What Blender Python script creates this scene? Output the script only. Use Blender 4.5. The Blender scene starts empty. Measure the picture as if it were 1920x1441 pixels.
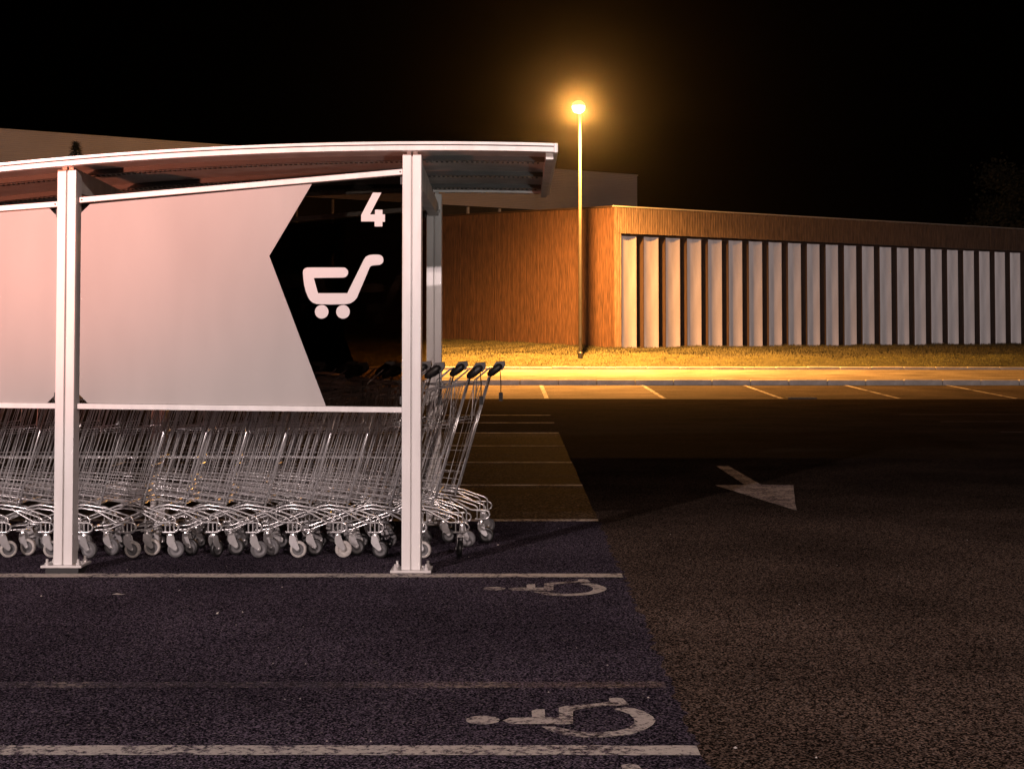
import bpy, math, random
from mathutils import Vector, Matrix
R = math.radians
random.seed(7)
scn = bpy.context.scene
col = scn.collection

# ------------------------------------------------------------------ camera
cam_d = bpy.data.cameras.new('camera'); cam = bpy.data.objects.new('camera', cam_d); col.objects.link(cam)
cam.location = (0, 0, 1.17); cam.rotation_euler = (R(92.0), 0, 0)
cam_d.sensor_width = 36; cam_d.lens = 51.69
cam_d.shift_x = -0.0078; cam_d.shift_y = -0.0869
cam_d.clip_start = 0.05; cam_d.clip_end = 2000
scn.camera = cam

# ------------------------------------------------------------------ night sky
w = bpy.data.worlds.new('World'); scn.world = w; w.use_nodes = True
nt = w.node_tree
bg = nt.nodes['Background']
sky = nt.nodes.new('ShaderNodeTexSky'); sky.sky_type = 'NISHITA'; sky.sun_disc = False
sky.sun_elevation = R(-9); sky.sun_rotation = R(200)
nt.links.new(sky.outputs[0], bg.inputs[0]); bg.inputs[1].default_value = 0.004

scn.view_settings.view_transform = 'Standard'; scn.view_settings.look = 'None'
scn.view_settings.exposure = 3.0; scn.view_settings.gamma = 1.0
scn.view_settings.use_curve_mapping = False

# lamp colours and powers (watts) -- the lights themselves are made in the lamp builders below
SODIUM_W, CAR_PARK_W, WARM_W, RED_W = 600, 3100, 1200, 270
SODIUM_C, CAR_PARK_C, WARM_C, RED_C = (1.0, .41, .08), (1.0, .79, .76), (1.0, .77, .70), (1.0, .27, .15)

# ------------------------------------------------------------------ materials
MATS = {}
def nodes(m):
    m.use_nodes = True
    t = m.node_tree
    return t, t.nodes['Principled BSDF']
def mat(name, c, rough=.5, metal=0, var=.12, vscale=8, bump=0, bscale=60, spec=.5, stretch=(1,1,1)):
    m = bpy.data.materials.new(name); t, b = nodes(m)
    b.inputs['Roughness'].default_value = rough; b.inputs['Metallic'].default_value = metal
    b.inputs['Specular IOR Level'].default_value = spec
    tc = t.nodes.new('ShaderNodeTexCoord'); mp = t.nodes.new('ShaderNodeMapping'); mp.inputs['Scale'].default_value = stretch
    t.links.new(tc.outputs['Object'], mp.inputs[0])
    n = t.nodes.new('ShaderNodeTexNoise'); n.inputs['Scale'].default_value = vscale; n.inputs['Detail'].default_value = 6
    t.links.new(mp.outputs[0], n.inputs[0])
    r = t.nodes.new('ShaderNodeValToRGB')
    r.color_ramp.elements[0].position = .3; r.color_ramp.elements[1].position = .7
    r.color_ramp.elements[0].color = [x*(1-var) for x in c]+[1]; r.color_ramp.elements[1].color = [min(1, x*(1+var)) for x in c]+[1]
    t.links.new(n.outputs[0], r.inputs[0]); t.links.new(r.outputs[0], b.inputs['Base Color'])
    if bump:
        n2 = t.nodes.new('ShaderNodeTexNoise'); n2.inputs['Scale'].default_value = bscale; n2.inputs['Detail'].default_value = 4
        t.links.new(mp.outputs[0], n2.inputs[0])
        bp = t.nodes.new('ShaderNodeBump'); bp.inputs['Strength'].default_value = bump; bp.inputs['Distance'].default_value = .01
        t.links.new(n2.outputs[0], bp.inputs['Height']); t.links.new(bp.outputs[0], b.inputs['Normal'])
    MATS[name] = m
    return m

def asphalt(name, dark, light, rough, stone=.5, grain=130, bump=.6, paint=None, wear=.5, fade=None, spec=.4, patch=.35, pst=(1, 1, 1)):
    """aggregate speckle + broad patches; with paint: a worn coat of paint over the same aggregate"""
    m = bpy.data.materials.new(name); t, b = nodes(m); L = t.links.new
    tc = t.nodes.new('ShaderNodeTexCoord')
    n = t.nodes.new('ShaderNodeTexNoise'); n.inputs['Scale'].default_value = grain; n.inputs['Detail'].default_value = 3; n.inputs['Roughness'].default_value = .7
    L(tc.outputs['Object'], n.inputs[0])
    r = t.nodes.new('ShaderNodeValToRGB'); e = r.color_ramp.elements
    e[0].position = .47; e[0].color = (*dark, 1); e[1].position = .80; e[1].color = (*light, 1)
    vc = t.nodes.new('ShaderNodeTexVoronoi'); vc.inputs['Scale'].default_value = grain*1.15; L(tc.outputs['Object'], vc.inputs[0])
    sc = t.nodes.new('ShaderNodeSeparateColor'); L(vc.outputs['Color'], sc.inputs[0])
    mg = t.nodes.new('ShaderNodeMath'); mg.operation = 'MULTIPLY_ADD'; mg.inputs[1].default_value = .42; L(sc.outputs[1], mg.inputs[0])
    mh = t.nodes.new('ShaderNodeMath'); mh.operation = 'MULTIPLY'; mh.inputs[1].default_value = .6; L(n.outputs[0], mh.inputs[0]); L(mh.outputs[0], mg.inputs[2])
    L(mg.outputs[0], r.inputs[0])
    # scattered pale stones
    v = t.nodes.new('ShaderNodeTexVoronoi'); v.inputs['Scale'].default_value = grain*1.25; L(tc.outputs['Object'], v.inputs[0])
    sep = t.nodes.new('ShaderNodeSeparateColor'); L(v.outputs['Color'], sep.inputs[0])
    mr = t.nodes.new('ShaderNodeMapRange'); mr.inputs[1].default_value = .975; mr.inputs[2].default_value = 1.0; L(sep.outputs[0], mr.inputs[0])
    ms = t.nodes.new('ShaderNodeMath'); ms.operation = 'MULTIPLY'; ms.inputs[1].default_value = stone; L(mr.outputs[0], ms.inputs[0])
    mx = t.nodes.new('ShaderNodeMix'); mx.data_type = 'RGBA'; L(ms.outputs[0], mx.inputs[0]); L(r.outputs[0], mx.inputs[6])
    mx.inputs[7].default_value = (.34, .31, .30, 1)
    # broad patches of wear and oil
    n2 = t.nodes.new('ShaderNodeTexNoise'); n2.inputs['Scale'].default_value = .9; n2.inputs['Detail'].default_value = 5; mpp = t.nodes.new('ShaderNodeMapping'); mpp.inputs['Scale'].default_value = pst; L(tc.outputs['Object'], mpp.inputs[0]); L(mpp.outputs[0], n2.inputs[0])
    mr2 = t.nodes.new('ShaderNodeMapRange'); mr2.inputs[1].default_value = .3; mr2.inputs[2].default_value = .7
    mr2.inputs[3].default_value = 1-patch; mr2.inputs[4].default_value = 1+patch; L(n2.outputs[0], mr2.inputs[0])
    mu = t.nodes.new('ShaderNodeMix'); mu.data_type = 'RGBA'; mu.blend_type = 'MULTIPLY'; mu.inputs[0].default_value = 1
    L(mx.outputs[2], mu.inputs[6]); cmb = t.nodes.new('ShaderNodeCombineColor')
    for i in range(3): L(mr2.outputs[0], cmb.inputs[i])
    L(cmb.outputs[0], mu.inputs[7])
    out = mu.outputs[2]
    if fade:      # tone grows darker towards +y, with an irregular edge
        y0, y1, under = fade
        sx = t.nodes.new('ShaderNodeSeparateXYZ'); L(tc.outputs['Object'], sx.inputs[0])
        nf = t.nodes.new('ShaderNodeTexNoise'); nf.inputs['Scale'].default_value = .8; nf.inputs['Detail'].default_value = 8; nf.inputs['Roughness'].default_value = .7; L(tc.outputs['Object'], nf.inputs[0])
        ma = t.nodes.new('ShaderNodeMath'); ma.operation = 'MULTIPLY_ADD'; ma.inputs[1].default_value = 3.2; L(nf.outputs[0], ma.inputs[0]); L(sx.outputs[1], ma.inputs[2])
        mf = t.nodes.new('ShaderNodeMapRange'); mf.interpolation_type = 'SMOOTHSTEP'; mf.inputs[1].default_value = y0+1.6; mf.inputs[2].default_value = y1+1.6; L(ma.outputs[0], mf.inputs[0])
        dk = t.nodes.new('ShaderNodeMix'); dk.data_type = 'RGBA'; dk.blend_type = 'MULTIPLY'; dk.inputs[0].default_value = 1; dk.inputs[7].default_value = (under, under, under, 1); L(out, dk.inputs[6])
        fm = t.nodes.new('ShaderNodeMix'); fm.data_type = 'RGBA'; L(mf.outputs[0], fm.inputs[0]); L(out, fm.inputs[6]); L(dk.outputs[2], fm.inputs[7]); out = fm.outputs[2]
    if paint:
        n3 = t.nodes.new('ShaderNodeTexNoise'); n3.inputs['Scale'].default_value = 42; n3.inputs['Detail'].default_value = 6; n3.inputs['Roughness'].default_value = .75
        L(tc.outputs['Object'], n3.inputs[0])
        n4 = t.nodes.new('ShaderNodeTexNoise'); n4.inputs['Scale'].default_value = 3.5; n4.inputs['Detail'].default_value = 3; L(tc.outputs['Object'], n4.inputs[0])
        ad = t.nodes.new('ShaderNodeMath'); ad.operation = 'MULTIPLY_ADD'; ad.inputs[1].default_value = .45; L(n4.outputs[0], ad.inputs[0]); L(n3.outputs[0], ad.inputs[2])
        th = t.nodes.new('ShaderNodeMapRange'); th.inputs[1].default_value = .725-.25*(1-wear)*0 - (.5-wear)*.4 - .05; th.inputs[2].default_value = th.inputs[1].default_value+.1
        th.inputs[3].default_value = 1; th.inputs[4].default_value = 0; L(ad.outputs[0], th.inputs[0])
        pm = t.nodes.new('ShaderNodeMix'); pm.data_type = 'RGBA'; L(th.outputs[0], pm.inputs[0]); L(out, pm.inputs[6])
        pn = t.nodes.new('ShaderNodeMix'); pn.data_type = 'RGBA'; L(n.outputs[0], pn.inputs[0])
        pn.inputs[6].default_value = [x*.6 for x in paint]+[1]; pn.inputs[7].default_value = [min(1, x*1.25) for x in paint]+[1]
        L(pn.outputs[2], pm.inputs[7]); out = pm.outputs[2]
    L(out, b.inputs['Base Color'])
    # roughness wanders a little
    rr = t.nodes.new('ShaderNodeMapRange'); rr.inputs[3].default_value = rough-.1; rr.inputs[4].default_value = min(1, rough+.12); L(n2.outputs[0], rr.inputs[0])
    L(rr.outputs[0], b.inputs['Roughness']); b.inputs['Specular IOR Level'].default_value = spec if not paint else .06
    bp = t.nodes.new('ShaderNodeBump'); bp.inputs['Strength'].default_value = bump; bp.inputs['Distance'].default_value = .008
    L(mg.outputs[0], bp.inputs['Height']); L(bp.outputs[0], b.inputs['Normal'])
    MATS[name] = m
    return m

BAY = ((.010, .0085, .0135), (.25, .205, .275))
asphalt('bay_asphalt', *BAY, .95, stone=1.0, grain=150, bump=1.0, spec=.0)
asphalt('smooth_bay_asphalt', (.007, .0055, .0045), (.14, .105, .08), .72, stone=.5, grain=60, bump=.6, spec=.005, patch=.85, pst=(.5, 2.2, 1))
asphalt('lane_asphalt', (.005, .004, .0032), (.095, .068, .052), .95, stone=.15, grain=150, bump=.6, spec=.003)
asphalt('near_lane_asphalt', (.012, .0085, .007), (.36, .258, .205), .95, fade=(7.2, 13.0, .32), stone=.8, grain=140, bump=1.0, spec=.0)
asphalt('far_bay_asphalt', (.06, .05, .042), (.15, .12, .10), .85, grain=60, stone=.2, bump=.3, spec=.03)
asphalt('pale_bay_asphalt', (.18, .15, .13), (.30, .26, .22), .85, grain=60, stone=.2, bump=.3, spec=.03)
asphalt('road_asphalt', (.18, .16, .14), (.30, .27, .24), .85, grain=40, stone=.2, bump=.3, spec=.03)
asphalt('line_paint', *BAY, .7, grain=150, paint=(.66, .61, .57), wear=.58)
asphalt('bright_line_paint', *BAY, .7, grain=150, paint=(.70, .63, .57), wear=.68)
asphalt('faded_paint', *BAY, .7, grain=150, paint=(.34, .29, .26), wear=.24)
asphalt('symbol_paint', *BAY, .7, grain=150, paint=(.62, .57, .54), wear=.58)
mat('galvanised', (.72, .70, .69), .34, .35, .06, 30, .05, 200)
mat('zinc_wire', (.80, .80, .81), .26, .68, .08, 40)
mat('zinc_tube', (.70, .70, .71), .26, .68, .08, 40)
mat('white_aluminium', (.78, .76, .75), .38, .1, .08, 5, stretch=(3, 3, .6))
mat('roof_sheet', (.68, .66, .63), .5, .15, .15, 9)
mat('dark_steel', (.06, .06, .06), .5, .4)
mat('vinyl_white', (.40, .372, .36), .45, 0, .10, 1.6, stretch=(1.8, 1.8, .45))
mat('vinyl_mark', (.70, .66, .66), .45, 0, .02, 3)
mat('rubber_black', (.012, .012, .013), .45)
mat('rubber_grey', (.10, .10, .105), .6, 0, .2, 60)
mat('rubber_pale', (.42, .40, .38), .6, 0, .25, 60)
mat('plastic_grey', (.15, .15, .16), .5)
mat('concrete', (.42, .41, .40), .85, 0, .18, 6, .4, 60)
mat('concrete_pale', (.56, .55, .53), .85, 0, .15, 6, .4, 60)
mat('lit_timber', (.155, .112, .09), .8, 0, .5, 5, .3, 30, stretch=(6, 6, .5))  # lighter, greyer tone stands in for whitish light on the fascia
mat('timber', (.08, .04, .025), .7, 0, .6, 5, .3, 30, stretch=(6, 6, .5))
mat('timber_dark', (.035, .019, .012), .75, 0, .35, 5, .3, 30, stretch=(6, 6, .5))
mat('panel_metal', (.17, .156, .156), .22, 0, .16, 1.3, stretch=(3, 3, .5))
_t = MATS['panel_metal'].node_tree; _b = _t.nodes['Principled BSDF']; _b.inputs['Emission Strength'].default_value = .115   # glow put into the material to even out panel brightness
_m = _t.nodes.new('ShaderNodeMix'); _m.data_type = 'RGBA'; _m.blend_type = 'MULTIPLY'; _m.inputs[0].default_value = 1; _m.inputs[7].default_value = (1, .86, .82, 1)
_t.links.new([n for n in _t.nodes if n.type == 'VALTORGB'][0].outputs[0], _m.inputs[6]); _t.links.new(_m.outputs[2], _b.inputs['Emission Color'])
mat('grey_siding', (.44, .42, .44), .55, .1, .08, .6)
mat('dark_glazing', (.035, .032, .03), .25)
mat('mullion', (.5, .48, .46), .5)
mat('soil', (.05, .042, .03), .9, 0, .4, 3)
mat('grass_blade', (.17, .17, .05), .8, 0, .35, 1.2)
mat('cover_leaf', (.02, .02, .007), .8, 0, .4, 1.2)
mat('turf', (.05, .047, .017), .9, 0, .4, 2.5, .5, 25)
mat('needles', (.02, .028, .014), .8, 0, .3, 3)
mat('leaf', (.03, .03, .016), .8, 0, .3, 3)
mat('bark', (.06, .045, .035), .9)
mat('pole_paint', (.07, .066, .06), .45, .3)
mat('pebble', (.55, .50, .46), .8)

def tinted_glass():
    m = bpy.data.materials.new('tinted_glass'); m.use_nodes = True; t = m.node_tree; t.nodes.clear()
    o = t.nodes.new('ShaderNodeOutputMaterial'); mx = t.nodes.new('ShaderNodeMixShader')
    tr = t.nodes.new('ShaderNodeBsdfTransparent'); tr.inputs[0].default_value = (.42, .38, .35, 1)
    gl = t.nodes.new('ShaderNodeBsdfGlossy'); gl.inputs['Roughness'].default_value = .03
    fr = t.nodes.new('ShaderNodeFresnel'); fr.inputs[0].default_value = 1.45
    t.links.new(fr.outputs[0], mx.inputs[0]); t.links.new(tr.outputs[0], mx.inputs[1]); t.links.new(gl.outputs[0], mx.inputs[2])
    t.links.new(mx.outputs[0], o.inputs[0]); MATS['tinted_glass'] = m
tinted_glass()
def glow_glass(name, c, s, clear=.8):
    m = bpy.data.materials.new(name); m.use_nodes = True; t = m.node_tree; t.nodes.clear()
    o = t.nodes.new('ShaderNodeOutputMaterial'); mx = t.nodes.new('ShaderNodeMixShader'); mx.inputs[0].default_value = 1-clear
    tr = t.nodes.new('ShaderNodeBsdfTransparent'); em = t.nodes.new('ShaderNodeEmission')
    em.inputs[0].default_value = (*c, 1); em.inputs[1].default_value = s
    t.links.new(tr.outputs[0], mx.inputs[1]); t.links.new(em.outputs[0], mx.inputs[2]); t.links.new(mx.outputs[0], o.inputs[0])
    MATS[name] = m
glow_glass('sodium_bowl', (1, .66, .24), 14)
glow_glass('white_bowl', (1, .85, .8), 2)
glow_glass('red_bowl', (1, .2, .1), 1)

# ------------------------------------------------------------------ mesh builder
class MB:
    def __init__(s): s.v = []; s.f = []; s.m = []; s.mi = 0
    def add(s, vs, fs):
        o = len(s.v); s.v += [tuple(v) for v in vs]
        for f in fs: s.f.append([o+i for i in f]); s.m.append(s.mi)
        return s
    def box(s, x0, x1, y0, y1, z0, z1):
        return s.add([(x0,y0,z0),(x1,y0,z0),(x1,y1,z0),(x0,y1,z0),(x0,y0,z1),(x1,y0,z1),(x1,y1,z1),(x0,y1,z1)],
              [(0,3,2,1),(4,5,6,7),(0,1,5,4),(1,2,6,5),(2,3,7,6),(3,0,4,7)])
    def quad(s, *p): return s.add(p, [tuple(range(len(p)))])
    def tube(s, path, r, n=6, cap=False, r2=None):
        P = [Vector(p) for p in path]; k = len(P); rings = []
        up = None
        for i, p in enumerate(P):
            d = (P[min(i+1, k-1)]-P[max(i-1, 0)]).normalized()
            if up is None:
                up = Vector((0,0,1)) if abs(d.z) < .9 else Vector((1,0,0))
            a = d.cross(up).normalized(); up2 = a.cross(d).normalized(); up = up2
            rr = r if r2 is None else r+(r2-r)*i/(k-1)
            rings.append([p+a*(rr*math.cos(2*math.pi*j/n))+up2*(rr*math.sin(2*math.pi*j/n)) for j in range(n)])
        vs = [q for g in rings for q in g]; fs = []
        for i in range(k-1):
            for j in range(n):
                fs.append((i*n+j, i*n+(j+1) % n, (i+1)*n+(j+1) % n, (i+1)*n+j))
        if cap: fs += [tuple(range(n))[::-1], tuple(range((k-1)*n, k*n))]
        return s.add(vs, fs)
    def prism_y(s, poly, y0, y1):          # polygon in x,z given a thickness along y
        n = len(poly)
        vs = [(x, y0, z) for x, z in poly]+[(x, y1, z) for x, z in poly]
        fs = [tuple(range(n)), tuple(range(2*n-1, n-1, -1))]+[(i, i+n, (i+1) % n+n, (i+1) % n) for i in range(n)]
        return s.add(vs, fs)
    def prism_z(s, poly, z0, z1):
        n = len(poly)
        vs = [(x, y, z1) for x, y in poly]+[(x, y, z0) for x, y in poly]
        fs = [tuple(range(n)), tuple(range(2*n-1, n-1, -1))]+[(i, i+n, (i+1) % n+n, (i+1) % n) for i in range(n)]
        return s.add(vs, fs)
    def lathe(s, prof, axis='z', n=16, c=(0,0,0)):   # prof: (radius, height)
        vs = []; k = len(prof)
        for r, h in prof:
            for j in range(n):
                a = 2*math.pi*j/n; p = (r*math.cos(a), r*math.sin(a), h) if axis == 'z' else (r*math.cos(a), h, r*math.sin(a))
                vs.append((p[0]+c[0], p[1]+c[1], p[2]+c[2]))
        fs = [(i*n+j, i*n+(j+1) % n, (i+1)*n+(j+1) % n, (i+1)*n+j) for i in range(k-1) for j in range(n)]
        return s.add(vs, fs)
    def mesh(s, name, mats, smooth=False):
        me = bpy.data.meshes.new(name); me.from_pydata(s.v, [], s.f)
        for m in ([mats] if isinstance(mats, str) else mats): me.materials.append(MATS[m])
        if s.m and max(s.m) > 0: me.polygons.foreach_set('material_index', s.m)
        if smooth: me.polygons.foreach_set('use_smooth', [True]*len(s.f))
        me.update(); return me
    def build(s, name, mats, parent=None, smooth=False, bevel=0, loc=None):
        o = bpy.data.objects.new(name, s.mesh(name, mats, smooth)); col.objects.link(o)
        if parent: o.parent = parent
        if loc: o.location = loc
        if bevel:
            b = o.modifiers.new('bevel', 'BEVEL'); b.width = bevel; b.segments = 2; b.limit_method = 'ANGLE'
        return o
def tag(o, label=None, cat=None, group=None, kind=None):
    if label: o['label'] = label
    if cat: o['category'] = cat
    if group: o['group'] = group
    if kind: o['kind'] = kind
    return o
def empty(name, loc=(0,0,0), rz=0):
    o = bpy.data.objects.new(name, None); col.objects.link(o); o.location = loc; o.rotation_euler = (0, 0, rz); o.empty_display_size = .2
    return o
def inst(name, me, parent, loc=(0,0,0), rot=(0,0,0)):
    o = bpy.data.objects.new(name, me); col.objects.link(o); o.parent = parent; o.location = loc; o.rotation_euler = rot
    return o

# ------------------------------------------------------------------ ground
def sheet(name, pts, m, z=0, nx=1):
    b = MB(); b.add([(x, y, zz) for x, y, zz in pts], [tuple(range(len(pts)))])
    return tag(b.build(name, m), kind='structure')
g = MB(); g.add([(-700,-300,-.12),(700,-300,-.12),(700,34,-.12),(-700,34,-.12),(700,48,-.1),(-700,48,-.1),(700,900,.35),(-700,900,.35)],
                [(0,1,2,3),(3,2,4,5),(5,4,6,7)])
tag(g.build('ground', 'soil'), kind='structure')
sheet('parking_lane', [(-90,-60,0),(90,-60,0),(90,33,0),(-90,33,0)], 'lane_asphalt')
def ragged(x0, x1, y0, y1, z, jit=.005, step=.25, seed=1):
    rr = random.Random(seed); pts = []
    pts.append((x0, y0, z)); pts.append((x1, y0, z)); y = y0+step
    while y < y1: pts.append((x1+rr.uniform(-jit, jit), y, z)); y += step
    pts += [(x1, y1, z), (x0, y1, z)]
    return pts
sheet('parking_bays', ragged(-60, .525, -12.5, 9.9, .004, jit=.022, step=.045), 'bay_asphalt')
sheet('rear_parking_bays', ragged(-60, .525, 9.9, 20.0, .004, seed=2), 'smooth_bay_asphalt')
# separate strip of asphalt in the lane, darker towards +y
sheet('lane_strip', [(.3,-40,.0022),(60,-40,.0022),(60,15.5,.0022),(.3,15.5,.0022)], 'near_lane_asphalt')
def zf(y): return .005+.165*max(0, (y-33)/5.3)
sheet('far_parking_bays', [(-90,33,.0),(90,33,.0),(90,38.32,.17),(-90,38.32,.17)], 'far_bay_asphalt')
sheet('pale_parking_bay', [(-22,33.0,.006),(3.22,33.0,.006),(3.18,38.3,.176),(-22,38.3,.176)], 'pale_bay_asphalt')
sheet('road', [(-90,38.5,.30),(90,38.5,.30),(90,46.05,.452),(-90,46.05,.452)], 'road_asphalt')

def kerb(name, y0, y1, zb, zt, x0, x1, m, seed):
    rr = random.Random(seed); root = tag(empty(name, (0, y0, zb)), kind='structure')
    me = []
    for k in range(4):
        b = MB(); b.box(-.495, .495, 0, y1-y0, -.15, zt-zb); o = b.mesh('kerb_stone', m); me.append(o)
    x = x0; i = 0
    while x < x1:
        o = inst('kerb_stone', me[i % 4], root, (x+.5, rr.uniform(-.008, .008), rr.uniform(-.008, .006)), (rr.uniform(-.01, .01), rr.uniform(-.004, .004), rr.uniform(-.006, .006)))
        bv = o.modifiers.new('bevel', 'BEVEL'); bv.width = .02; bv.segments = 2
        x += 1.0; i += 1
    for a, c in ((-90, x0-.01), (x1+.01, 90)):
        b = MB(); b.box(a, c, 0, y1-y0, -.15, zt-zb-.004); b.build('kerb_run', m, root)
kerb('kerb', 38.32, 38.5, .17, .312, -6, 18, 'concrete_pale', 3)
kerb('verge_kerb', 46.05, 46.25, .452, .545, -6, 20, 'concrete_pale', 4)

# grassy bank
CR = Vector((3.34, 52.0)); UR = Vector((math.cos(R(33)), math.sin(R(33)))); NR = Vector((UR.y, -UR.x))
LE = Vector((-3.03, 59.7)); UL = (LE-CR).normalized(); NL = Vector((-UL.y, UL.x))
if NL.y > 0: NL = -NL
def bank(x, y):
    if y < 48.6: z = .54+.38*max(0, (y-46.25))/2.35
    else:
        z = .92+.06*(min(y, 52)-48.6)
        if y > 52: z += (y-52)*(.046 if x < 3.3 else .012)
    return z+.03*math.sin(x*1.3+y*.7)+.02*math.sin(x*3.1-y*1.9)
b = MB(); xs = [-90,-60,-40,-25]+[-14+.5*i for i in range(80)]+[27,35,50,90]; ys = [46.22,46.25]+[46.5+.35*i for i in range(50)]+[66,75,120]
vs = [(x, y, bank(x, y) if y > 46.23 else .3) for y in ys for x in xs]; nx = len(xs)
b.add(vs, [(j*nx+i, j*nx+i+1, (j+1)*nx+i+1, (j+1)*nx+i) for j in range(len(ys)-1) for i in range(nx-1)])
tag(b.build('grass_bank', 'turf', smooth=True), kind='structure')
def outside(x, y, d=.05):
    p = Vector((x, y))-CR
    return p.dot(NR) > d or p.dot(NL) > d if False else not (p.dot(NR) < d and p.dot(NL) < d)
def blades(name, n, ylo, yhi, hmin, hmax, m, label, cat, test):
    b = MB(); rr = random.Random(name); c = 0
    while c < n:
        x = rr.uniform(-7, 26); y = rr.uniform(ylo, yhi)
        if not outside(x, y) or not test(x, y, rr): continue
        z = bank(x, y)-.01; h = rr.uniform(hmin, hmax); a = rr.uniform(0, 6.28); wd = rr.uniform(.006, .016); l = rr.uniform(0, .6)*h
        dx, dy = math.cos(a)*wd, math.sin(a)*wd; tx, ty = rr.uniform(-1, 1)*l, rr.uniform(-1, 1)*l
        b.add([(x-dx, y-dy, z), (x+dx, y+dy, z), (x+tx, y+ty, z+h)], [(0, 1, 2)]); c += 1
    return tag(b.build(name, m), label, cat, kind='stuff')
def edge_y(x): return 48.25+.35*math.sin(x*.5)+.2*math.sin(x*1.7)
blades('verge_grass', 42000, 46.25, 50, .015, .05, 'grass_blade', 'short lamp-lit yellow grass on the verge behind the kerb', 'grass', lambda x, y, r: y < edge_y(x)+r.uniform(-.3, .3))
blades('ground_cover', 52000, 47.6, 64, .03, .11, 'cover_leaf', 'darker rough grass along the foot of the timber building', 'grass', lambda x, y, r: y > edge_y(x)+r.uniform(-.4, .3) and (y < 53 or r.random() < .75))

# ------------------------------------------------------------------ painted markings
def paint(name, polys, m, z=.008, label=None, cat='road marking', group=None):
    b = MB()
    for p in polys: b.add([(q[0], q[1], z+(q[2] if len(q) > 2 else 0)) for q in p], [tuple(range(len(p)))])
    return tag(b.build(name, m), label, cat, group)
def line(x0, x1, y, wd, m, label, group='bay lines on the left of the lane', seed=0, z=.008):
    rr = random.Random(seed); a = []; c = []; n = int((x1-x0)/.06)
    for i in range(n+1):
        x = x0+(x1-x0)*i/n
        a.append((x, y-wd/2+rr.uniform(-.004, .004))); c.append((x, y+wd/2+rr.uniform(-.004, .004)))
    return paint('bay_line', [a+c[::-1]], m, z, label, 'bay line', group)
line(-3.4, .515, 4.288, .10, 'line_paint', 'wide worn white bay line nearest the viewer at the bottom', seed=1)
line(-3.4, .5, 5.11, .09, 'faded_paint', 'almost vanished old line between the two wheelchair symbols', seed=2)
line(-5.0, .522, 7.535, .12, 'bright_line_paint', 'white bay line running under the shelter post base plates', seed=3)
for i, (y, wrd) in enumerate(((9.92,'just behind the trolley rows'), (12.42,'second behind the trolley shelter'), (14.86,'third behind the trolley shelter'), (17.33,'fourth behind the trolley shelter'),
                       (19.95,'fifth behind the trolley shelter'), (22.6,'sixth behind the trolley shelter'), (25.07,'farthest of those behind the trolley shelter'))):
    line(-4.5, .525, y, .11, 'line_paint', 'thin white bay line lit orange, '+wrd, seed=10+i)
for i, (y, wrd) in enumerate(((20.1, 'nearest'), (22.95, 'middle'), (25.4, 'farthest'))):
    line(6.55, 11.5, y, .11, 'faded_paint', wrd+' of three faint bay lines at the right edge of the lane', 'faint bay lines on the right', seed=20+i)
for i, wrd in enumerate(('first', 'second', 'third', 'fourth', 'fifth')):
    x = .60+2.635*i
    paint('bay_line', [[(x-.05, 33.02, zf(33.02)), (x+.05, 33.02, zf(33.02)), (x+.0, 38.28, zf(38.28)), (x-.10, 38.28, zf(38.28))]], 'line_paint', .006,
          wrd+' from the left of the slanting bay lines before the far kerb', 'bay line', 'bay lines before the far kerb')
HEAD= [(-0.063, 4.626), (-0.066, 4.608), (-0.075, 4.592), (-0.089, 4.581), (-0.106, 4.574), (-0.124, 4.574), (-0.141, 4.581), (-0.156, 4.592), (-0.165, 4.608), (-0.169, 4.626), (-0.167, 4.644), (-0.158, 4.66), (-0.144, 4.672), (-0.127, 4.679), (-0.108, 4.679), (-0.091, 4.672), (-0.076, 4.66), (-0.067, 4.644)]
BODY= [(-0.054, 4.618), (-0.032, 4.655), (0.038, 4.659), (0.037, 4.743), (0.052, 4.76), (0.079, 4.764), (0.079, 4.659), (0.122, 4.659), (0.125, 4.782), (0.145, 4.806), (0.188, 4.817), (0.294, 4.859), (0.294, 4.907), (0.319, 4.92), (0.341, 4.907), (0.354, 4.825), (0.329, 4.812), (0.269, 4.808), (0.186, 4.764), (0.169, 4.738), (0.164, 4.582), (0.138, 4.574), (0.066, 4.578), (-0.027, 4.578)]
ARC= [(0.065, 4.548), (0.095, 4.49), (0.134, 4.446), (0.173, 4.427), (0.222, 4.42), (0.272, 4.429), (0.334, 4.457), (0.379, 4.509), (0.409, 4.568), (0.422, 4.618), (0.418, 4.669), (0.398, 4.732), (0.369, 4.773), (0.341, 4.79), (0.299, 4.769), (0.328, 4.732), (0.347, 4.696), (0.358, 4.638), (0.351, 4.578), (0.329, 4.528), (0.297, 4.499), (0.251, 4.484), (0.2, 4.48), (0.156, 4.503), (0.111, 4.546)]
paint('wheelchair_symbol', [HEAD, BODY, ARC], 'symbol_paint', .009, 'white wheelchair symbol painted in the bay nearest the viewer', 'road marking', 'wheelchair symbols')
sh = lambda P: [(x-.005, y+2.49) for x, y in P]
paint('wheelchair_symbol', [sh(HEAD), sh(BODY), sh(ARC)], 'symbol_paint', .009, 'white wheelchair symbol just in front of the shelter line', 'road marking', 'wheelchair symbols')
sh = lambda P: [(x-.012, y-.775) for x, y in P]
paint('wheelchair_symbol', [sh(HEAD), sh(BODY), sh(ARC)], 'symbol_paint', .009, 'white wheelchair symbol cut off by the bottom edge of the picture', 'road marking', 'wheelchair symbols')
asphalt('arrow_paint', *BAY, .8, grain=140, paint=(.40, .34, .31), wear=.5)
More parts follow.
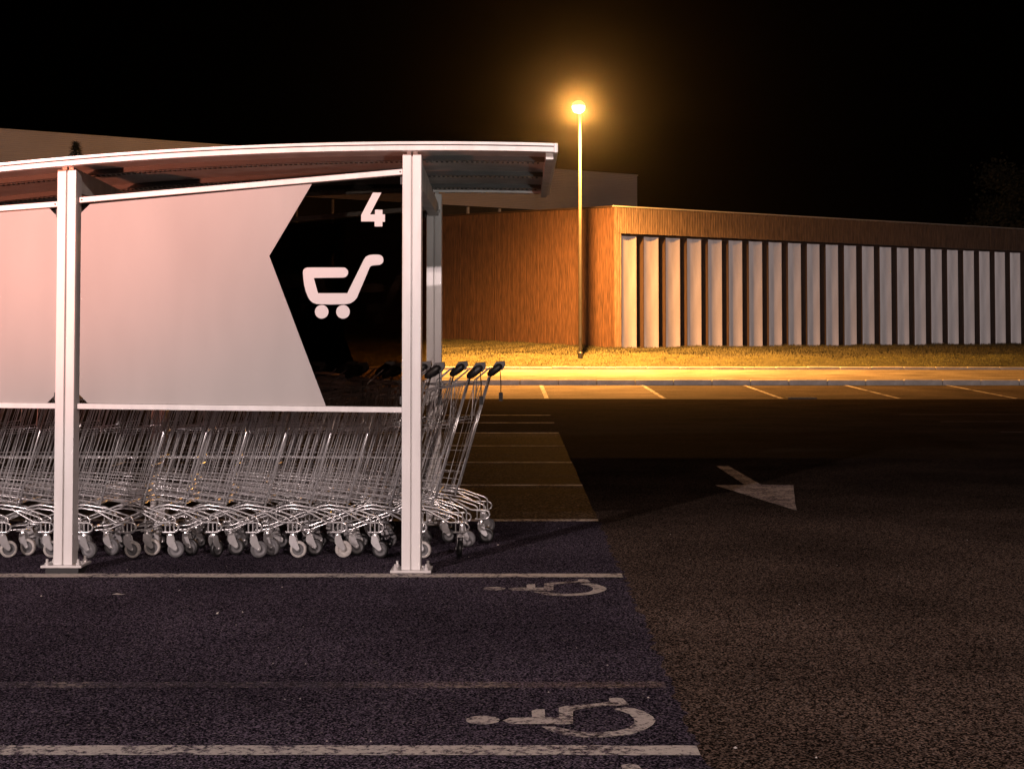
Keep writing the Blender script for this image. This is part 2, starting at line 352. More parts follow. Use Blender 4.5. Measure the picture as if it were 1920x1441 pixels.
paint('direction_arrow', [[(1.915,14.4),(1.895,12.45),(1.64,12.4),(1.966,10.49),(2.05,11.0),(2.30,12.415),(2.035,12.45),(2.035,14.4)]], 'arrow_paint', .009, 'white direction arrow on the dark lane pointing at the viewer', 'road marking')

# drain grate by the far bays
dr = tag(empty('drain_grate', (6.33, 33.25, .012)), 'small dark drain grate in the lane before the far bays', 'drain')
b = MB(); b.box(-.32, .32, -.25, -.2, -.01, .02).box(-.32, .32, .2, .25, -.01, .02).box(-.32, -.27, -.2, .2, -.01, .02).box(.27, .32, -.2, .2, -.01, .02); b.build('frame', 'dark_steel', dr)
b = MB().box(-.027, .027, -.2, .2, -.008, .015); me = b.mesh('bar', 'dark_steel')
for i in range(6): inst('bar', me, dr, (-.22+.088*i, 0, 0))

# loose pale grit on the asphalt
b = MB(); rr = random.Random(5)
for i in range(90):
    y = 3.6+rr.random()**1.4*6; x = rr.uniform(-.5, .5)*y*.78; s = rr.uniform(.0015, .004)*(1.6 if rr.random() < .1 else 1)
    a = rr.uniform(0, 6.28); c, d = math.cos(a)*s*1.4, math.sin(a)*s
    b.add([(x+c, y+d, .006), (x-d, y+c, .006), (x-c, y-d, .006), (x+d, y-c, .006), (x, y, .006+s*1.1)], [(0,1,4), (1,2,4), (2,3,4), (3,0,4)])
tag(b.build('grit', 'pebble'), 'tiny pale grit scattered over the foreground asphalt', 'grit', kind='stuff')
b = MB(); b.add([(-1.92,6.962,.007),(-1.90,6.972,.012),(-1.875,6.966,.009),(-1.855,6.968,.008),(-1.875,6.954,.007),(-1.90,6.953,.008)], [(0,1,5),(1,2,5),(2,4,5),(2,3,4)])
tag(b.build('dry_leaf', 'pebble'), 'small pale dry leaf on the asphalt below the left post', 'leaf')

# ------------------------------------------------------------------ timber building with pale panels
tb = tag(empty('timber_building', (CR.x, CR.y, 0)), 'low timber-clad building with a row of pale upright panels beside the lamp', 'building')
def loc2(o): o.location = (-CR.x, -CR.y, 0); return o       # meshes below are written in world metres
def W(s, d, z): p = CR+UR*s+NR*d; return (p.x, p.y, z)
LEN = 27.0
zt = lambda s: 6.12+.0072*s
zfas = lambda s: 5.21+.0066*s
def obox(b, s0, s1, d0, d1, z0a, z0b, z1a, z1b, F=W):
    b.add([F(s0,d0,z0a),F(s1,d0,z0b),F(s1,d1,z0b),F(s0,d1,z0a),F(s0,d0,z1a),F(s1,d0,z1b),F(s1,d1,z1b),F(s0,d1,z1a)],
          [(0,3,2,1),(4,5,6,7),(0,1,5,4),(1,2,6,5),(2,3,7,6),(3,0,4,7)])
b = MB(); obox(b, 0, LEN, -.50, -.7, .3, .3, zt(0)-.05, zt(LEN)-.05); loc2(b.build('back_wall', 'timber', tb))
b = MB(); obox(b, .0, LEN, -.02, -.30, zfas(0), zfas(LEN), zt(0)-.02, zt(LEN)-.02); fas = loc2(b.build('fascia', 'timber_dark', tb))
b = MB(); rr = random.Random(2); s = .01
while s < LEN:
    wd = .042; dz = rr.uniform(-.008, .008); obox(b, s, s+wd, .025+rr.uniform(-.004, .004), -.02, zfas(s)-.015+dz, zfas(s)-.015+dz, zt(s)+dz, zt(s)+dz); s += .078
o = b.build('fascia_battens', 'lit_timber', fas); tag(o, kind='stuff')
b = MB(); obox(b, -.05, LEN, .05, -.6, zt(0)+.012, zt(LEN)+.012, zt(0)+.05, zt(LEN)+.05); loc2(b.build('roof_edge', 'galvanised', tb))
# corner pier
b = MB(); obox(b, .0, .33, -.02, -.30, .5, .5, zfas(0)-.005, zfas(0)-.003); pier = loc2(b.build('corner_pier', 'timber_dark', tb))
b = MB(); s = .01
while s < .3: obox(b, s, s+.042, .025, -.02, .6, .6, zfas(0)-.02, zfas(0)-.02); s += .078
tag(b.build('pier_battens', 'lit_timber', pier), kind='stuff')
# upright panels: shallow concave troughs with timber flanks, standing proud of the timber back wall
def panel_mesh(zb, ztop, sw):
    prof = [(0, .48)]+[(.66*i/12, .085+.11*(1-((i-6)/6)**2)) for i in range(13)]
    prof.append((.66, .48)); n = len(prof)
    b = MB(); b.add([(x, y, zb) for x, y in prof]+[(x, y, ztop) for x, y in prof], [(i, i+1, i+1+n, i+n) for i in range(1, n-2)])
    b.add([(.66, .085, zb), (.66, .5, zb), (.66, .5, ztop), (.66, .085, ztop)], [(0, 1, 2, 3)])
    b.mi = 1; b.add([(-.003, .5, zb), (-.003, .105, zb), (-.003, .105, ztop), (-.003, .5, ztop)], [(0, 1, 2, 3)])
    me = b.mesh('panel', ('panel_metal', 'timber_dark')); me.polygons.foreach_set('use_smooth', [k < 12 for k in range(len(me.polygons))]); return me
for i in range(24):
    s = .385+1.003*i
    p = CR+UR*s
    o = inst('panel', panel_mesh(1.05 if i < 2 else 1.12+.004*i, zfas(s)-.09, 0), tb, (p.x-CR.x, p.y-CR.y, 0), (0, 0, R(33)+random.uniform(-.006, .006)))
b = MB(); obox(b, .34, LEN, -.04, -.31, .6, .6, 1.11, 1.2); loc2(b.build('plinth', 'concrete', tb))
# left side wall, stepping back from the corner
LL = (LE-CR).length*1.75
def WL(s, d, z): p = CR+UL*s+NL*d; return (p.x, p.y, z)
zl = lambda s: 6.12+.0365*s
b = MB(); obox(b, 0.0, LL, -.03, -.3, .3, .3, zl(0)-.02, zl(LL)-.02, WL); sw = loc2(b.build('side_wall', 'timber_dark', tb))
b = MB(); s = .0
while s < LL:
    wd = .042; obox(b, s, s+wd, .02+rr.uniform(-.005, .005), -.03, .6, .6, zl(s)-.01, zl(s)-.01, WL); s += .078
tag(b.build('wall_battens', 'timber', sw), kind='stuff')
b = MB(); obox(b, -.02, LL, .045, -.5, zl(0)+.0, zl(LL)+.0, zl(0)+.045, zl(LL)+.045, WL); loc2(b.build('side_roof_edge', 'timber_dark', tb))
b = MB(); q = [W(0,-.3,6.0), W(LEN,-.3,6.15), W(LEN,-12,6.15), WL(LL,-.3,6.0)]; b.add(q, [(0,1,2,3)]); loc2(b.build('roof', 'dark_steel', tb))

# ------------------------------------------------------------------ big grey building behind
GA = Vector((6.0, 75.0)); GU = (Vector((-20.96, 59))-GA).normalized(); GN = Vector((-GU.y, GU.x))
if GN.y > 0: GN = -GN
gb = tag(empty('grey_building', (GA.x, GA.y, 0)), 'big grey hall with ribbed metal siding rising behind the shelter', 'building')
def WG(s, d, z): p = GU*s+GN*d; return (p.x, p.y, z)
GL = 48
b = MB(); obox(b, .2, GL, -.25, -14, 0, 0, 7.9, 7.9, WG); low = b.build('lower_wall', 'dark_glazing', gb)
b = MB(); n = 24
for i in range(n):
    z0 = 7.88+i*2.02/n; z1 = z0+2.02/n
    for (za, da, zb_, db) in ((z0, 0, z0+.05, .0), (z0+.05, .0, z0+.062, -.03), (z0+.062, -.03, z1-.012, -.03), (z1-.012, -.03, z1, 0)):
        b.add([WG(0,da,za), WG(GL,da,za), WG(GL,db,zb_), WG(0,db,zb_)], [(0,1,2,3)])
        b.add([WG(0,da,za), WG(0,db,zb_), WG(0,-14,zb_), WG(0,-14,za)], [(0,1,2,3)])
tag(b.build('siding', 'grey_siding', gb), kind='stuff')
b = MB(); obox(b, -.04, GL, .03, -14, 9.9, 9.9, 9.96, 9.96, WG); b.build('parapet_cap', 'grey_siding', gb)
b = MB().box(-.045, .045, -.05, .05, 0, 3.2); me = b.mesh('mullion', 'mullion')
for i in range(26):
    s = 1.0+1.75*i; p = WG(s, -.2, 4.65); inst('mullion', me, gb, p, (0, 0, math.atan2(GU.y, GU.x)))

# ------------------------------------------------------------------ trees
def conifer(x, y, h, r, label):
    rr = random.Random(h); t = tag(empty('conifer_tree', (x, y, 0)), label, 'tree')
    b = MB(); b.tube([(0,0,-.1), (0,0,h*.5), (0,0,h*.97)], .13, 7, r2=.012); b.build('trunk', 'bark', t)
    b = MB()
    for i in range(5200):
        f = rr.random()**.75; z = h*(.06+.94*f); rad = r*(1-f)**.9*(.75+.25*math.sin(z*9))+.03; a = rr.uniform(0, 6.28); q = rad*rr.random()**.45
        x0, y0 = q*math.cos(a), q*math.sin(a); l = rr.uniform(.08, .2); dz = -.05-.1*(1-f)
        px, py = -math.sin(a)*.025, math.cos(a)*.025
        b.add([(x0-px, y0-py, z), (x0+px, y0+py, z), (x0+math.cos(a)*l, y0+math.sin(a)*l, z+dz+rr.uniform(-.05, .12))], [(0,1,2)])
    for i in range(60):
        a = rr.uniform(0, 6.28); z = h*rr.uniform(.93, 1.0); b.add([(0,-.01,z),(0,.01,z),(math.cos(a)*.06,math.sin(a)*.06,z+.12)], [(0,1,2)])
    b.build('crown', 'needles', t)
conifer(-13.65, 45, 7.45, 1.75, 'dark pointed conifer showing its tip above the shelter roof')
def broadleaf(x, y, h, label):
    rr = random.Random(h*3); t = tag(empty('broadleaf_tree', (x, y, 0)), label, 'tree')
    b = MB(); b.tube([(0,0,-.2), (.05,0,h*.3), (.1,.05,h*.75)], .2, 8, r2=.05); tips = []
    for i in range(9):
        a = i*2.4; z = h*rr.uniform(.35, .7); e = (math.cos(a)*h*.2, math.sin(a)*h*.2, z+h*.16); b.tube([(.06,.03,z), e], .05, 5, r2=.015); tips.append(e)
    tips += [(rr.uniform(-1.6, 1.6), rr.uniform(-1.6, 1.6), h*rr.uniform(.6, .95)) for i in range(14)]
    b.build('trunk', 'bark', t); b = MB()
    for i in range(6000):
        c = tips[rr.randrange(len(tips))]; d = Vector((rr.gauss(0, 1), rr.gauss(0, 1), rr.gauss(0, .8)))*.42; p = Vector(c)+d
        u = Vector((rr.uniform(-1, 1), rr.uniform(-1, 1), rr.uniform(-1, 1))).normalized()*.09; v = u.orthogonal()*.7
        b.add([p-u, p+v, p+u, p-v], [(0,1,2,3)])
    b.build('crown', 'leaf', t)
broadleaf(25.0, 74, 10.6, 'barely visible tree behind the timber building at the right edge')

# ------------------------------------------------------------------ lamps
def street_lamp(loc, h, arm, label, bowl, lc, watts, radius, tilt=None, spot=None, down=0):
    """pole, dark lower sleeve, short arm, hooded luminaire with a glass bowl and the lamp in it"""
    t = tag(empty('street_lamp', loc), label, 'street lamp')
    b = MB(); b.lathe([(.062, -.3), (.06, 1.2), (.055, h*.5), (.04, h-.05), (.0, h)], n=14); b.build('pole', 'pole_paint', t, smooth=True)
    b = MB(); b.lathe([(.085, -.2), (.085, .04), (.062, .07)], n=14); b.build('base_collar', 'dark_steel', t)
    b = MB(); b.box(-.03, .03, -.066, -.058, .5, .95); b.build('access_door', 'pole_paint', t)
    ax, ay = arm; b = MB(); b.tube([(0,0,h-.12), (ax*.35,ay*.35,h+.02), (ax,ay,h+.06)], .035, 8, True); b.build('arm', 'pole_paint', t, smooth=True)
    lum = empty('luminaire', (ax, ay, h+.02)); lum.parent = t
    b = MB(); b.lathe([(.0, .22), (.10, .20), (.18, .14), (.215, .06), (.22, .03), (.20, .03)], n=20); hd = b.build('hood', 'pole_paint', lum, smooth=True)
    b = MB(); b.lathe([(.205, .028), (.20, -.05), (.16, -.13), (.09, -.175), (.0, -.185)], n=20); b.build('bowl', bowl, lum, smooth=True)
    l = bpy.data.lights.new('lamp', 'SPOT' if spot else 'POINT'); l.energy = watts; l.color = lc; l.shadow_soft_size = radius
    if spot: l.spot_size = R(spot[0]); l.spot_blend = spot[1]
    lo = bpy.data.objects.new('lamp', l); col.objects.link(lo); lo.parent = lum; lo.location = (0, 0, -.06)
    if tilt: lo.rotation_euler = tilt
    if down:
        l2 = bpy.data.lights.new('reflector_beam', 'SPOT'); l2.energy = down; l2.color = lc; l2.shadow_soft_size = radius; l2.spot_size = R(156); l2.spot_blend = 1.0
        lo2 = bpy.data.objects.new('reflector_beam', l2); col.objects.link(lo2); lo2.parent = lum; lo2.location = (0, 0, -.06)
    return t
street_lamp((1.97, 48, .93), 7.9, (-.09, -1.0), 'tall street lamp with a glowing orange head on the grass verge', 'sodium_bowl', SODIUM_C, SODIUM_W, .05, down=9500)
street_lamp((-13, -17, 0), 7.6, (.5, .9), 'car park lamp post behind the viewer to the left', 'white_bowl', CAR_PARK_C, CAR_PARK_W, .12)
street_lamp((5.5, -14.5, 0), 7.6, (-.6, .9), 'car park lamp post behind the viewer to the right', 'white_bowl', WARM_C, WARM_W, .12)
# added fill lights, out of view: red tints the roof, pale brightens the overhang
def fill_light(loc, target, watts, c, size, blend, label):
    fl = tag(empty('fill_light', loc), label, 'fill_light')
    h = .78; q = (Vector(target)-Vector((loc[0], loc[1], h+.1))).to_track_quat('-Z', 'Y').to_euler()
    MB().box(-.12, .12, -.12, .12, 0, .015).box(-.02, .02, -.02, .02, .015, h+.05).build('stand', 'dark_steel', fl)
    hd = MB().box(-.12, .12, -.09, .09, -.03, .06).build('housing', 'dark_steel', fl, bevel=.01, loc=(0, 0, h+.1)); hd.rotation_euler = q
    MB().add([(-.1,-.07,-.034),(.1,-.07,-.034),(.1,.07,-.034),(-.1,.07,-.034)], [(0,3,2,1)]).build('lens', 'red_bowl' if c[1] < .4 else 'white_bowl', hd)
    l = bpy.data.lights.new('fill_beam', 'SPOT'); l.energy = watts; l.color = c; l.shadow_soft_size = .04; l.spot_size = R(size); l.spot_blend = blend
    lo = bpy.data.objects.new('fill_beam', l); col.objects.link(lo); lo.parent = hd; lo.location = (0, 0, -.05)
fill_light((-4.6, 1.6, 0), (-2.9, 8.0, 4.7), RED_W, RED_C, 66, .7, 'added red light out of view, tinting the shelter roof')
fill_light((1.9, .4, 0), (-.1, 8.2, 3.35), 60, (1, .93, .86), 34, .8, 'added pale light out of view, brightening the roof overhang')

# ------------------------------------------------------------------ trolley shelter
YN, YF = 7.62, 9.60                                 # front faces of the near and far post rows
sh_ = tag(empty('trolley_shelter', (-1.45, 8.6, 0)), 'white metal trolley shelter with arched roof and panels marked 4', 'shelter')
def S(o): o.location = (1.45, -8.6, 0) if o.parent == sh_ else o.location; return o     # shapes below are in world metres
zr = lambda x: 2.183-.0224*(x+.45)**2               # underside of the edge beam
PX = (-4.16, -2.357, -.562)                         # post centres
def post(x, yf, zb, d):
    p = S(MB().box(x-.049, x-.0035, yf, yf+.10, zb, zr(x)-.012).box(x+.0035, x+.049, yf, yf+.10, zb, zr(x)-.012).box(x-.0036, x+.0036, yf+.012, yf+.088, zb, zr(x)-.02)
          .build('post', 'white_aluminium', sh_, bevel=.003))
    S(MB().box(x-.028, x-.006, yf+.02, yf+.08, zr(x)-.013, zr(x)+.004).box(x+.006, x+.028, yf+.02, yf+.08, zr(x)-.013, zr(x)+.004).build('post_cap', 'galvanised', sh_))
    pl = S(MB().box(x-.105, x+.105, yf-.03, yf+.15, zb-.012, zb).build('base_plate', 'galvanised', sh_, bevel=.002))
    for bx in (-.08, .08):
        for by in (0.0, .12):
            m = MB(); m.lathe([(.012, 0), (.012, .012), (.007, .012), (.007, .03), (0, .03)], n=8, c=(x+bx, yf+by, zb)); m.build('bolt', 'galvanised', pl)
    if zb > .03: S(MB().box(x-.085, x+.085, yf-.012, yf+.13, .0, zb-.012).build('grout_pad', 'rubber_black', sh_))
for x in PX:
    post(x, YN, .048 if x < -1 else .022, 1)
    post(x, YF, .022, -1)
# edge beams (main band, dark gap, drip lip) following the arch
XS = [-5.6+.165*i for i in range(35)]+[.175]
def arch(y0, y1, z0, z1, name, m, x0=-99, x1=99, parent=None):
    xs = [x for x in XS if x0 <= x <= x1]; b = MB(); n = len(xs); vs = []
    for x in xs: vs += [(x, y0, zr(x)+z0), (x, y1, zr(x)+z0), (x, y1, zr(x)+z1), (x, y0, zr(x)+z1)]
    fs = [(i*4+a, i*4+(a+1) % 4, i*4+4+(a+1) % 4, i*4+4+a) for i in range(n-1) for a in range(4)]+[(0,1,2,3), ((n-1)*4+3, (n-1)*4+2, (n-1)*4+1, (n-1)*4)]
    b.add(vs, fs); return S(b.build(name, m, parent or sh_))
for k, y in enumerate((7.55, 9.62)):
    arch(y, y+.06, 0, .024, 'edge_beam', 'white_aluminium')
    arch(y+.012, y+.05, .024, .030, 'shadow_gap', 'dark_steel')
    arch(y-.004, y+.06, .030, .0385, 'drip_lip', 'white_aluminium')
    arch(y+.004, y+.06, .040, .045, 'roof_trim', 'galvanised')
# roof sheets running along the shelter, each with a dark folded joint
edges = [7.61, 8.02, 8.72, 9.40, 9.62]
for i in range(4):
    arch(edges[i]+.003, edges[i+1]-.003, .030, .036, 'roof_sheet', 'roof_sheet')
for y in edges[1:4]:
    arch(y-.02, y+.0, .004, .030, 'roof_joint', 'dark_steel')
    arch(y+.002, y+.20, .012, .029, 'roof_rib', 'roof_sheet')
    xs = [.1-.028*i for i in range(190)]
    b = MB()
    for x in xs: b.box(x-.006, x+.006, y+.08, y+.12, zr(x)+.008, zr(x)+.0122)
    S(tag(b.build('rib_punching', 'dark_steel', sh_), kind='stuff'))
b = MB(); b.box(.176, .196, 7.55, 9.68, zr(.17)-.005, zr(.17)+.045); S(b.build('end_fascia', 'white_aluminium', sh_, bevel=.003))
S(MB().box(.135, .174, 7.63, 9.60, zr(.15)-.03, zr(.15)+.028).build('end_purlin', 'roof_sheet', sh_))
# cross beams from near to far posts
for x in PX:
    b = MB(); zc = 2.045 if x > -1 else zr(x)-.10
    b.add([(x-.03, YN+.10, zc-.02), (x+.03, YN+.10, zc-.02), (x+.03, YF, zc-.02), (x-.03, YF, zc-.02),
           (x-.03, YN+.10, zr(x)+.0), (x+.03, YN+.10, zr(x)+.0), (x+.03, YF, zc+.05), (x-.03, YF, zc+.05)],
          [(0,3,2,1),(4,5,6,7),(0,1,5,4),(1,2,6,5),(2,3,7,6),(3,0,4,7)])
    S(b.build('cross_beam', 'roof_sheet', sh_))
    m = MB(); m.tube([(x+.03, YF-.1, zc+.0), (x+.045, YF-.1, zc+.0)], .012, 8, True); S(m.build('bolt', 'galvanised', sh_))
# side panels: rails, tinted glass, white film with an arrow-shaped window, number and trolley mark
FOUR= [(-0.768, 1.974), (-0.724, 1.974), (-0.783, 1.86), (-0.757, 1.86), (-0.757, 1.884), (-0.718, 1.884), (-0.718, 1.86), (-0.705, 1.86), (-0.705, 1.821), (-0.718, 1.821), (-0.718, 1.797), (-0.759, 1.797), (-0.759, 1.823), (-0.829, 1.823), (-0.829, 1.857)]
CART= [(-0.923, 1.583), (-0.914, 1.582), (-0.907, 1.578), (-0.901, 1.572), (-0.897, 1.565), (-0.896, 1.557), (-0.897, 1.549), (-0.901, 1.541), (-0.907, 1.535), (-0.914, 1.532), (-0.922, 1.53), (-1.075, 1.528), (-1.053, 1.449), (-0.9, 1.449), (-0.859, 1.532), (-0.816, 1.62), (-0.805, 1.638), (-0.789, 1.647), (-0.767, 1.65), (-0.739, 1.65), (-0.731, 1.648), (-0.723, 1.645), (-0.717, 1.639), (-0.714, 1.631), (-0.712, 1.623), (-0.713, 1.614), (-0.717, 1.607), (-0.723, 1.601), (-0.731, 1.597), (-0.739, 1.596), (-0.769, 1.593), (-0.778, 1.59), (-0.785, 1.581), (-0.807, 1.527), (-0.84, 1.449), (-0.85, 1.424), (-0.865, 1.408), (-0.882, 1.397), (-0.904, 1.392), (-0.98, 1.39), (-1.06, 1.392), (-1.079, 1.399), (-1.094, 1.412), (-1.106, 1.432), (-1.116, 1.457), (-1.125, 1.492), (-1.13, 1.53), (-1.132, 1.557), (-1.13, 1.569), (-1.122, 1.578), (-1.11, 1.583)]
circ = lambda cx, cz, r, n=28: [(cx+r*math.cos(2*math.pi*i/n), cz+r*math.sin(2*math.pi*i/n)) for i in range(n)]
zrail = lambda x: 1.934+(x+2.29)*.0878 if x > -2.35 else 1.913+(x+2.40)*.075       # middle of the top rail
zlow = lambda x: .8625-(x+2.30)*.0113
def side(yf, near):
    for i, (x0, x1) in enumerate(((PX[0]+.052, PX[1]-.052), (PX[1]+.062, PX[2]-.05))):
        r = .0142
        for nm, zz in (('top_rail', zrail), ('bottom_rail', zlow)):
            b = MB(); b.prism_y([(x0, zz(x0)-r), (x1, zz(x1)-r), (x1, zz(x1)+r), (x0, zz(x0)+r)], yf+.012, yf+.045); S(b.build(nm, 'white_aluminium', sh_, bevel=.002))
        for xr in (x0+.012, x1-.012):
            m = MB(); m.tube([(xr, yf+.0085, zrail(xr)), (xr, yf+.0125, zrail(xr))], .0045, 8, True); S(m.build('rivet', 'dark_steel', sh_))
        c = .045; e = .006
        zt0, zt1, zb0, zb1 = zrail(x0)-r-e, zrail(x1)-r-e, zlow(x0)+r+.001, zlow(x1)+r+.001
        if i == 1: poly = [(x0+.004+c, zb0), (x1-.004, zb1), (x1-.004, zt1), (x0+.004+c, zt0), (x0+.004, zt0-c), (x0+.004, zb0+c)]
        else: poly = [(x0+.004, zb0), (x1-.004-c, zb1), (x1-.004, zb1+c), (x1-.004, zt1-c), (x1-.004-c, zt1), (x0+.004, zt0)]
        gp = S(MB().prism_y(poly, yf+.034, yf+.040).build('glass_panel', 'tinted_glass', sh_))
        ya, yb = (yf+.0315, yf+.0335) if near else (yf+.0405, yf+.0425)
        fl = zlow; k = 1.0
        if i == 1:
            film = [poly[0], (-1.009, zlow(-1.009)+r+.001), (-1.308, 1.643), (-1.087, zrail(-1.087)-r-e), poly[3], poly[4], poly[5]]
            MB().prism_y(film, ya, yb).build('film', 'vinyl_white', gp)
            MB().prism_y(FOUR, ya, yb).build('number', 'vinyl_mark', gp)
            MB().prism_y(CART, ya, yb).prism_y(circ(-1.033, 1.352, .0355), ya, yb).prism_y(circ(-.922, 1.352, .0355), ya, yb).build('trolley_mark', 'vinyl_mark', gp)
        else:
            MB().prism_y(poly, ya, yb).build('film', 'vinyl_white', gp)
    for x in PX[1:]:      # glass clamps
        for z in (zrail(x)-.05, zlow(x)+.05):
            S(MB().box(x-.062, x-.05, yf+.02, yf+.05, z-.02, z+.02).build('glass_clamp', 'dark_steel', sh_))
side(YN+.005, True)
side(YF+.005, False)

# ------------------------------------------------------------------ shopping trolleys
def trolley_meshes():
    M = {}
    hwt = lambda s: .232-.075*s
    hwb = lambda s: .212-.075*s
    bot = lambda s: (-.15-.70*s, .296+.085*s)
    top = lambda s: (.028-.72*s, .955-.11*s)
    def pt(s, t, sd):
        b_, t_ = bot(s), top(s)
        return (b_[0]+(t_[0]-b_[0])*t, sd*(hwb(s)+(hwt(s)-hwb(s))*t), b_[1]+(t_[1]-b_[1])*t)
    b = MB(); wr = .0020
    for sd in (-1, 1):
        nw = 16 if sd < 0 else 7
        for i in range(nw):
            s = (i+.5)/nw; b.tube([pt(s, -.01, sd), pt(s, 1, sd)], wr*1.08, 4)
        for t in (0, .06, .12, .19, .38, .64, 1.0):
            b.tube([pt(0, t, sd), pt(1, t, sd)], wr*(1.5 if t in (0, 1.0) else .85), 4)
    for i in range(5):       # front and bottom
        k = -.8+1.6*i/4
        f = lambda s, t: (pt(s, t, 1)[0], pt(s, t, 1)[1]*k, pt(s, t, 1)[2])
        b.tube([f(1, 1), f(1, 0), f(.5, 0), f(0, 0)], wr, 4)
    for t in (.25, .6, 1.0):
        b.tube([pt(1, t, -1), pt(1, t, 1)], wr*1.2, 4)
    for s in (0, .33, .67, 1): b.tube([pt(s, 0, -1), pt(s, 0, 1)], wr*1.1, 4)
    M['basket'] = b.mesh('basket', 'zinc_wire')
    # leaning uprights, seat arms
    b = MB()
    for sd in (-1, 1):
        y = sd*.238
        b.tube([(-.152, y, .285), (.046, y, .985)], .0058, 6, True)
        b.tube([(-.056, y*.97, .725), (-.042, y*.97, .955), (-.036, y*.97, .968), (.045, y*.97, 1.035)], .0042, 5)
        b.tube([(-.056, y*.97, .735), (-.20, y*.92, .715)], .0028, 4)
    b.tube([(-.152, -.238, .30), (-.152, .238, .30)], .005, 5)
    b.tube([(.03, -.238, .93), (.03, .238, .93)], .005, 5)
    M['upright_frame'] = b.mesh('upright_frame', 'zinc_tube', True)
    # chassis
    b = MB()
    for sd in (-1, 1):
        yo, yi = sd*.232, sd*.215; yf = sd*.125
        b.tube([(.028, yi, .196), (.024, yi, .214), (.008, yi, .226), (-.125, yi, .272), (-.25, yi*.97, .290), (-.30, yi*.93, .282), (-.60, yf, .168), (-.68, yf, .160)], .0054, 6)
        b.tube([(-.018, yo, .196), (-.022, yo, .212), (-.036, yo, .222), (-.135, yo, .256), (-.255, yo*.96, .272), (-.31, yo*.9, .264), (-.60, yf*1.05, .146), (-.68, yf*1.05, .140)], .0050, 6)
        ya = sd*.246
        b.tube([(-.185, ya*.97, .268), (-.062, ya, .199), (-.05, ya, .196), (.028, ya, .196), (.046, ya, .186), (.053, ya, .170), (.046, ya, .152), (.028, ya, .143), (-.035, ya, .143)], .0058, 6)
        for x in (-.022, .003, .026): b.tube([(x, ya*.985, .143), (x, ya*.985, .196)], .0048, 5)
        b.box(-.035, .032, min(ya*.82, ya), max(ya*.82, ya), .136, .141)
        b.box(-.64, -.58, yf-.03, yf+.03, .134, .139)
    b.tube([(-.25, -.21, .29), (-.25, .21, .29)], .0055, 6)
    b.tube([(-.68, -.13, .15), (-.70, -.06, .15), (-.70, .06, .15), (-.68, .13, .15)], .0055, 6)
    M['chassis'] = b.mesh('chassis', 'zinc_tube', True)
    # handle
    b = MB(); b.tube([(.108, -.225, 1.043), (.108, .225, 1.043)], .0145, 10, True); M['handle'] = b.mesh('handle', 'rubber_black', True)
    b = MB(); d = Vector((.075, 0, .058)).normalized(); c0 = Vector((.04, 0, .992))
    prof = [(0, .004), (.008, .016), (.03, .0235), (.06, .0245), (.085, .0225), (.10, .015), (.106, .004)]
    pts = [c0+d*a for a, r in prof]; up = Vector((0, 1, 0)); q = d.cross(up)
    vs = [p+(up*math.cos(2*math.pi*j/10)*.8+q*math.sin(2*math.pi*j/10))*r for p, (a, r) in zip(pts, prof) for j in range(10)]
    b.add(vs, [(i*10+j, i*10+(j+1) % 10, (i+1)*10+(j+1) % 10, (i+1)*10+j) for i in range(len(prof)-1) for j in range(10)])
    M['grip_end'] = b.mesh('grip_end', 'rubber_black', True)
    b = MB(); b.prism_y([(.075, 1.02), (.125, 1.022), (.142, 1.05), (.138, 1.078), (.085, 1.072), (.066, 1.045)], -.05, .05); M['coin_lock'] = b.mesh('coin_lock', 'plastic_grey')
    b = MB(); pth = [(.11, -.03, 1.03), (.115, -.032, .95), (.115, -.03, .9), (.115, -.03, .885)]; b.tube(pth, .003, 5); b.box(.103, .127, -.042, -.018, .835, .885); M['chain_key'] = b.mesh('chain_key', 'rubber_black')
    # swinging rear gate, hinged along the top rear bar (origin on the hinge)
    b = MB()
    for i in range(9):
        y = -.2+.05*i; b.tube([(0, y, 0), (-.165, y*.95, -.62)], wr, 4)
    for t in (.03, .35, .65, .8, .9, 1): b.tube([(-.165*t, -.205, -.62*t), (-.165*t, .205, -.62*t)], wr*1.3, 4)
    M['rear_gate'] = b.mesh('rear_gate', 'zinc_wire')
    # caster (origin on the swivel axis, under the plate); wheel trails towards +x
    b = MB(); b.lathe([(.0, .0), (.017, .0), (.019, -.006), (.015, -.010), (.0165, -.016), (.0165, -.026), (.0, -.028)], n=12)
    for sd in (-1, 1):
        y0 = sd*.0165; poly = [(-.016, -.018), (.016, -.018), (.024, -.045), (.041, -.086), (.036, -.100), (.026, -.100), (-.008, -.074), (-.018, -.055)]
        b.prism_y(poly, y0-.0012, y0+.0012)
    b.box(-.016, .016, -.0165, .0165, -.026, -.020)
    b.tube([(.031, -.021, -.0935), (.031, .021, -.0935)], .006, 8, True)
    M['caster'] = b.mesh('caster', 'zinc_wire')
    for k, (tm, hm) in enumerate((('rubber_grey', 'plastic_grey'), ('rubber_pale', 'rubber_grey'), ('rubber_black', 'rubber_grey'), ('rubber_pale', 'rubber_pale'))):
        b = MB(); r = .047
        b.lathe([(.033, -.011), (r-.005, -.012), (r-.001, -.008), (r, 0), (r-.001, .008), (r-.005, .012), (.033, .011)], 'y', 22)
        b.mi = 1; b.lathe([(.033, -.009), (.024, -.005), (.015, -.006), (.013, -.013), (.0, -.013)], 'y', 22); b.lathe([(0, .013), (.013, .013), (.015, .006), (.024, .005), (.033, .009)], 'y', 22)
        M['wheel%d' % k] = b.mesh('wheel', (tm, hm), True)
    return M
TM = trolley_meshes()
ORD = ['last', 'second', 'third', 'fourth', 'fifth', 'sixth', 'seventh', 'eighth', 'ninth', 'tenth', 'eleventh', 'twelfth', 'thirteenth', 'fourteenth']
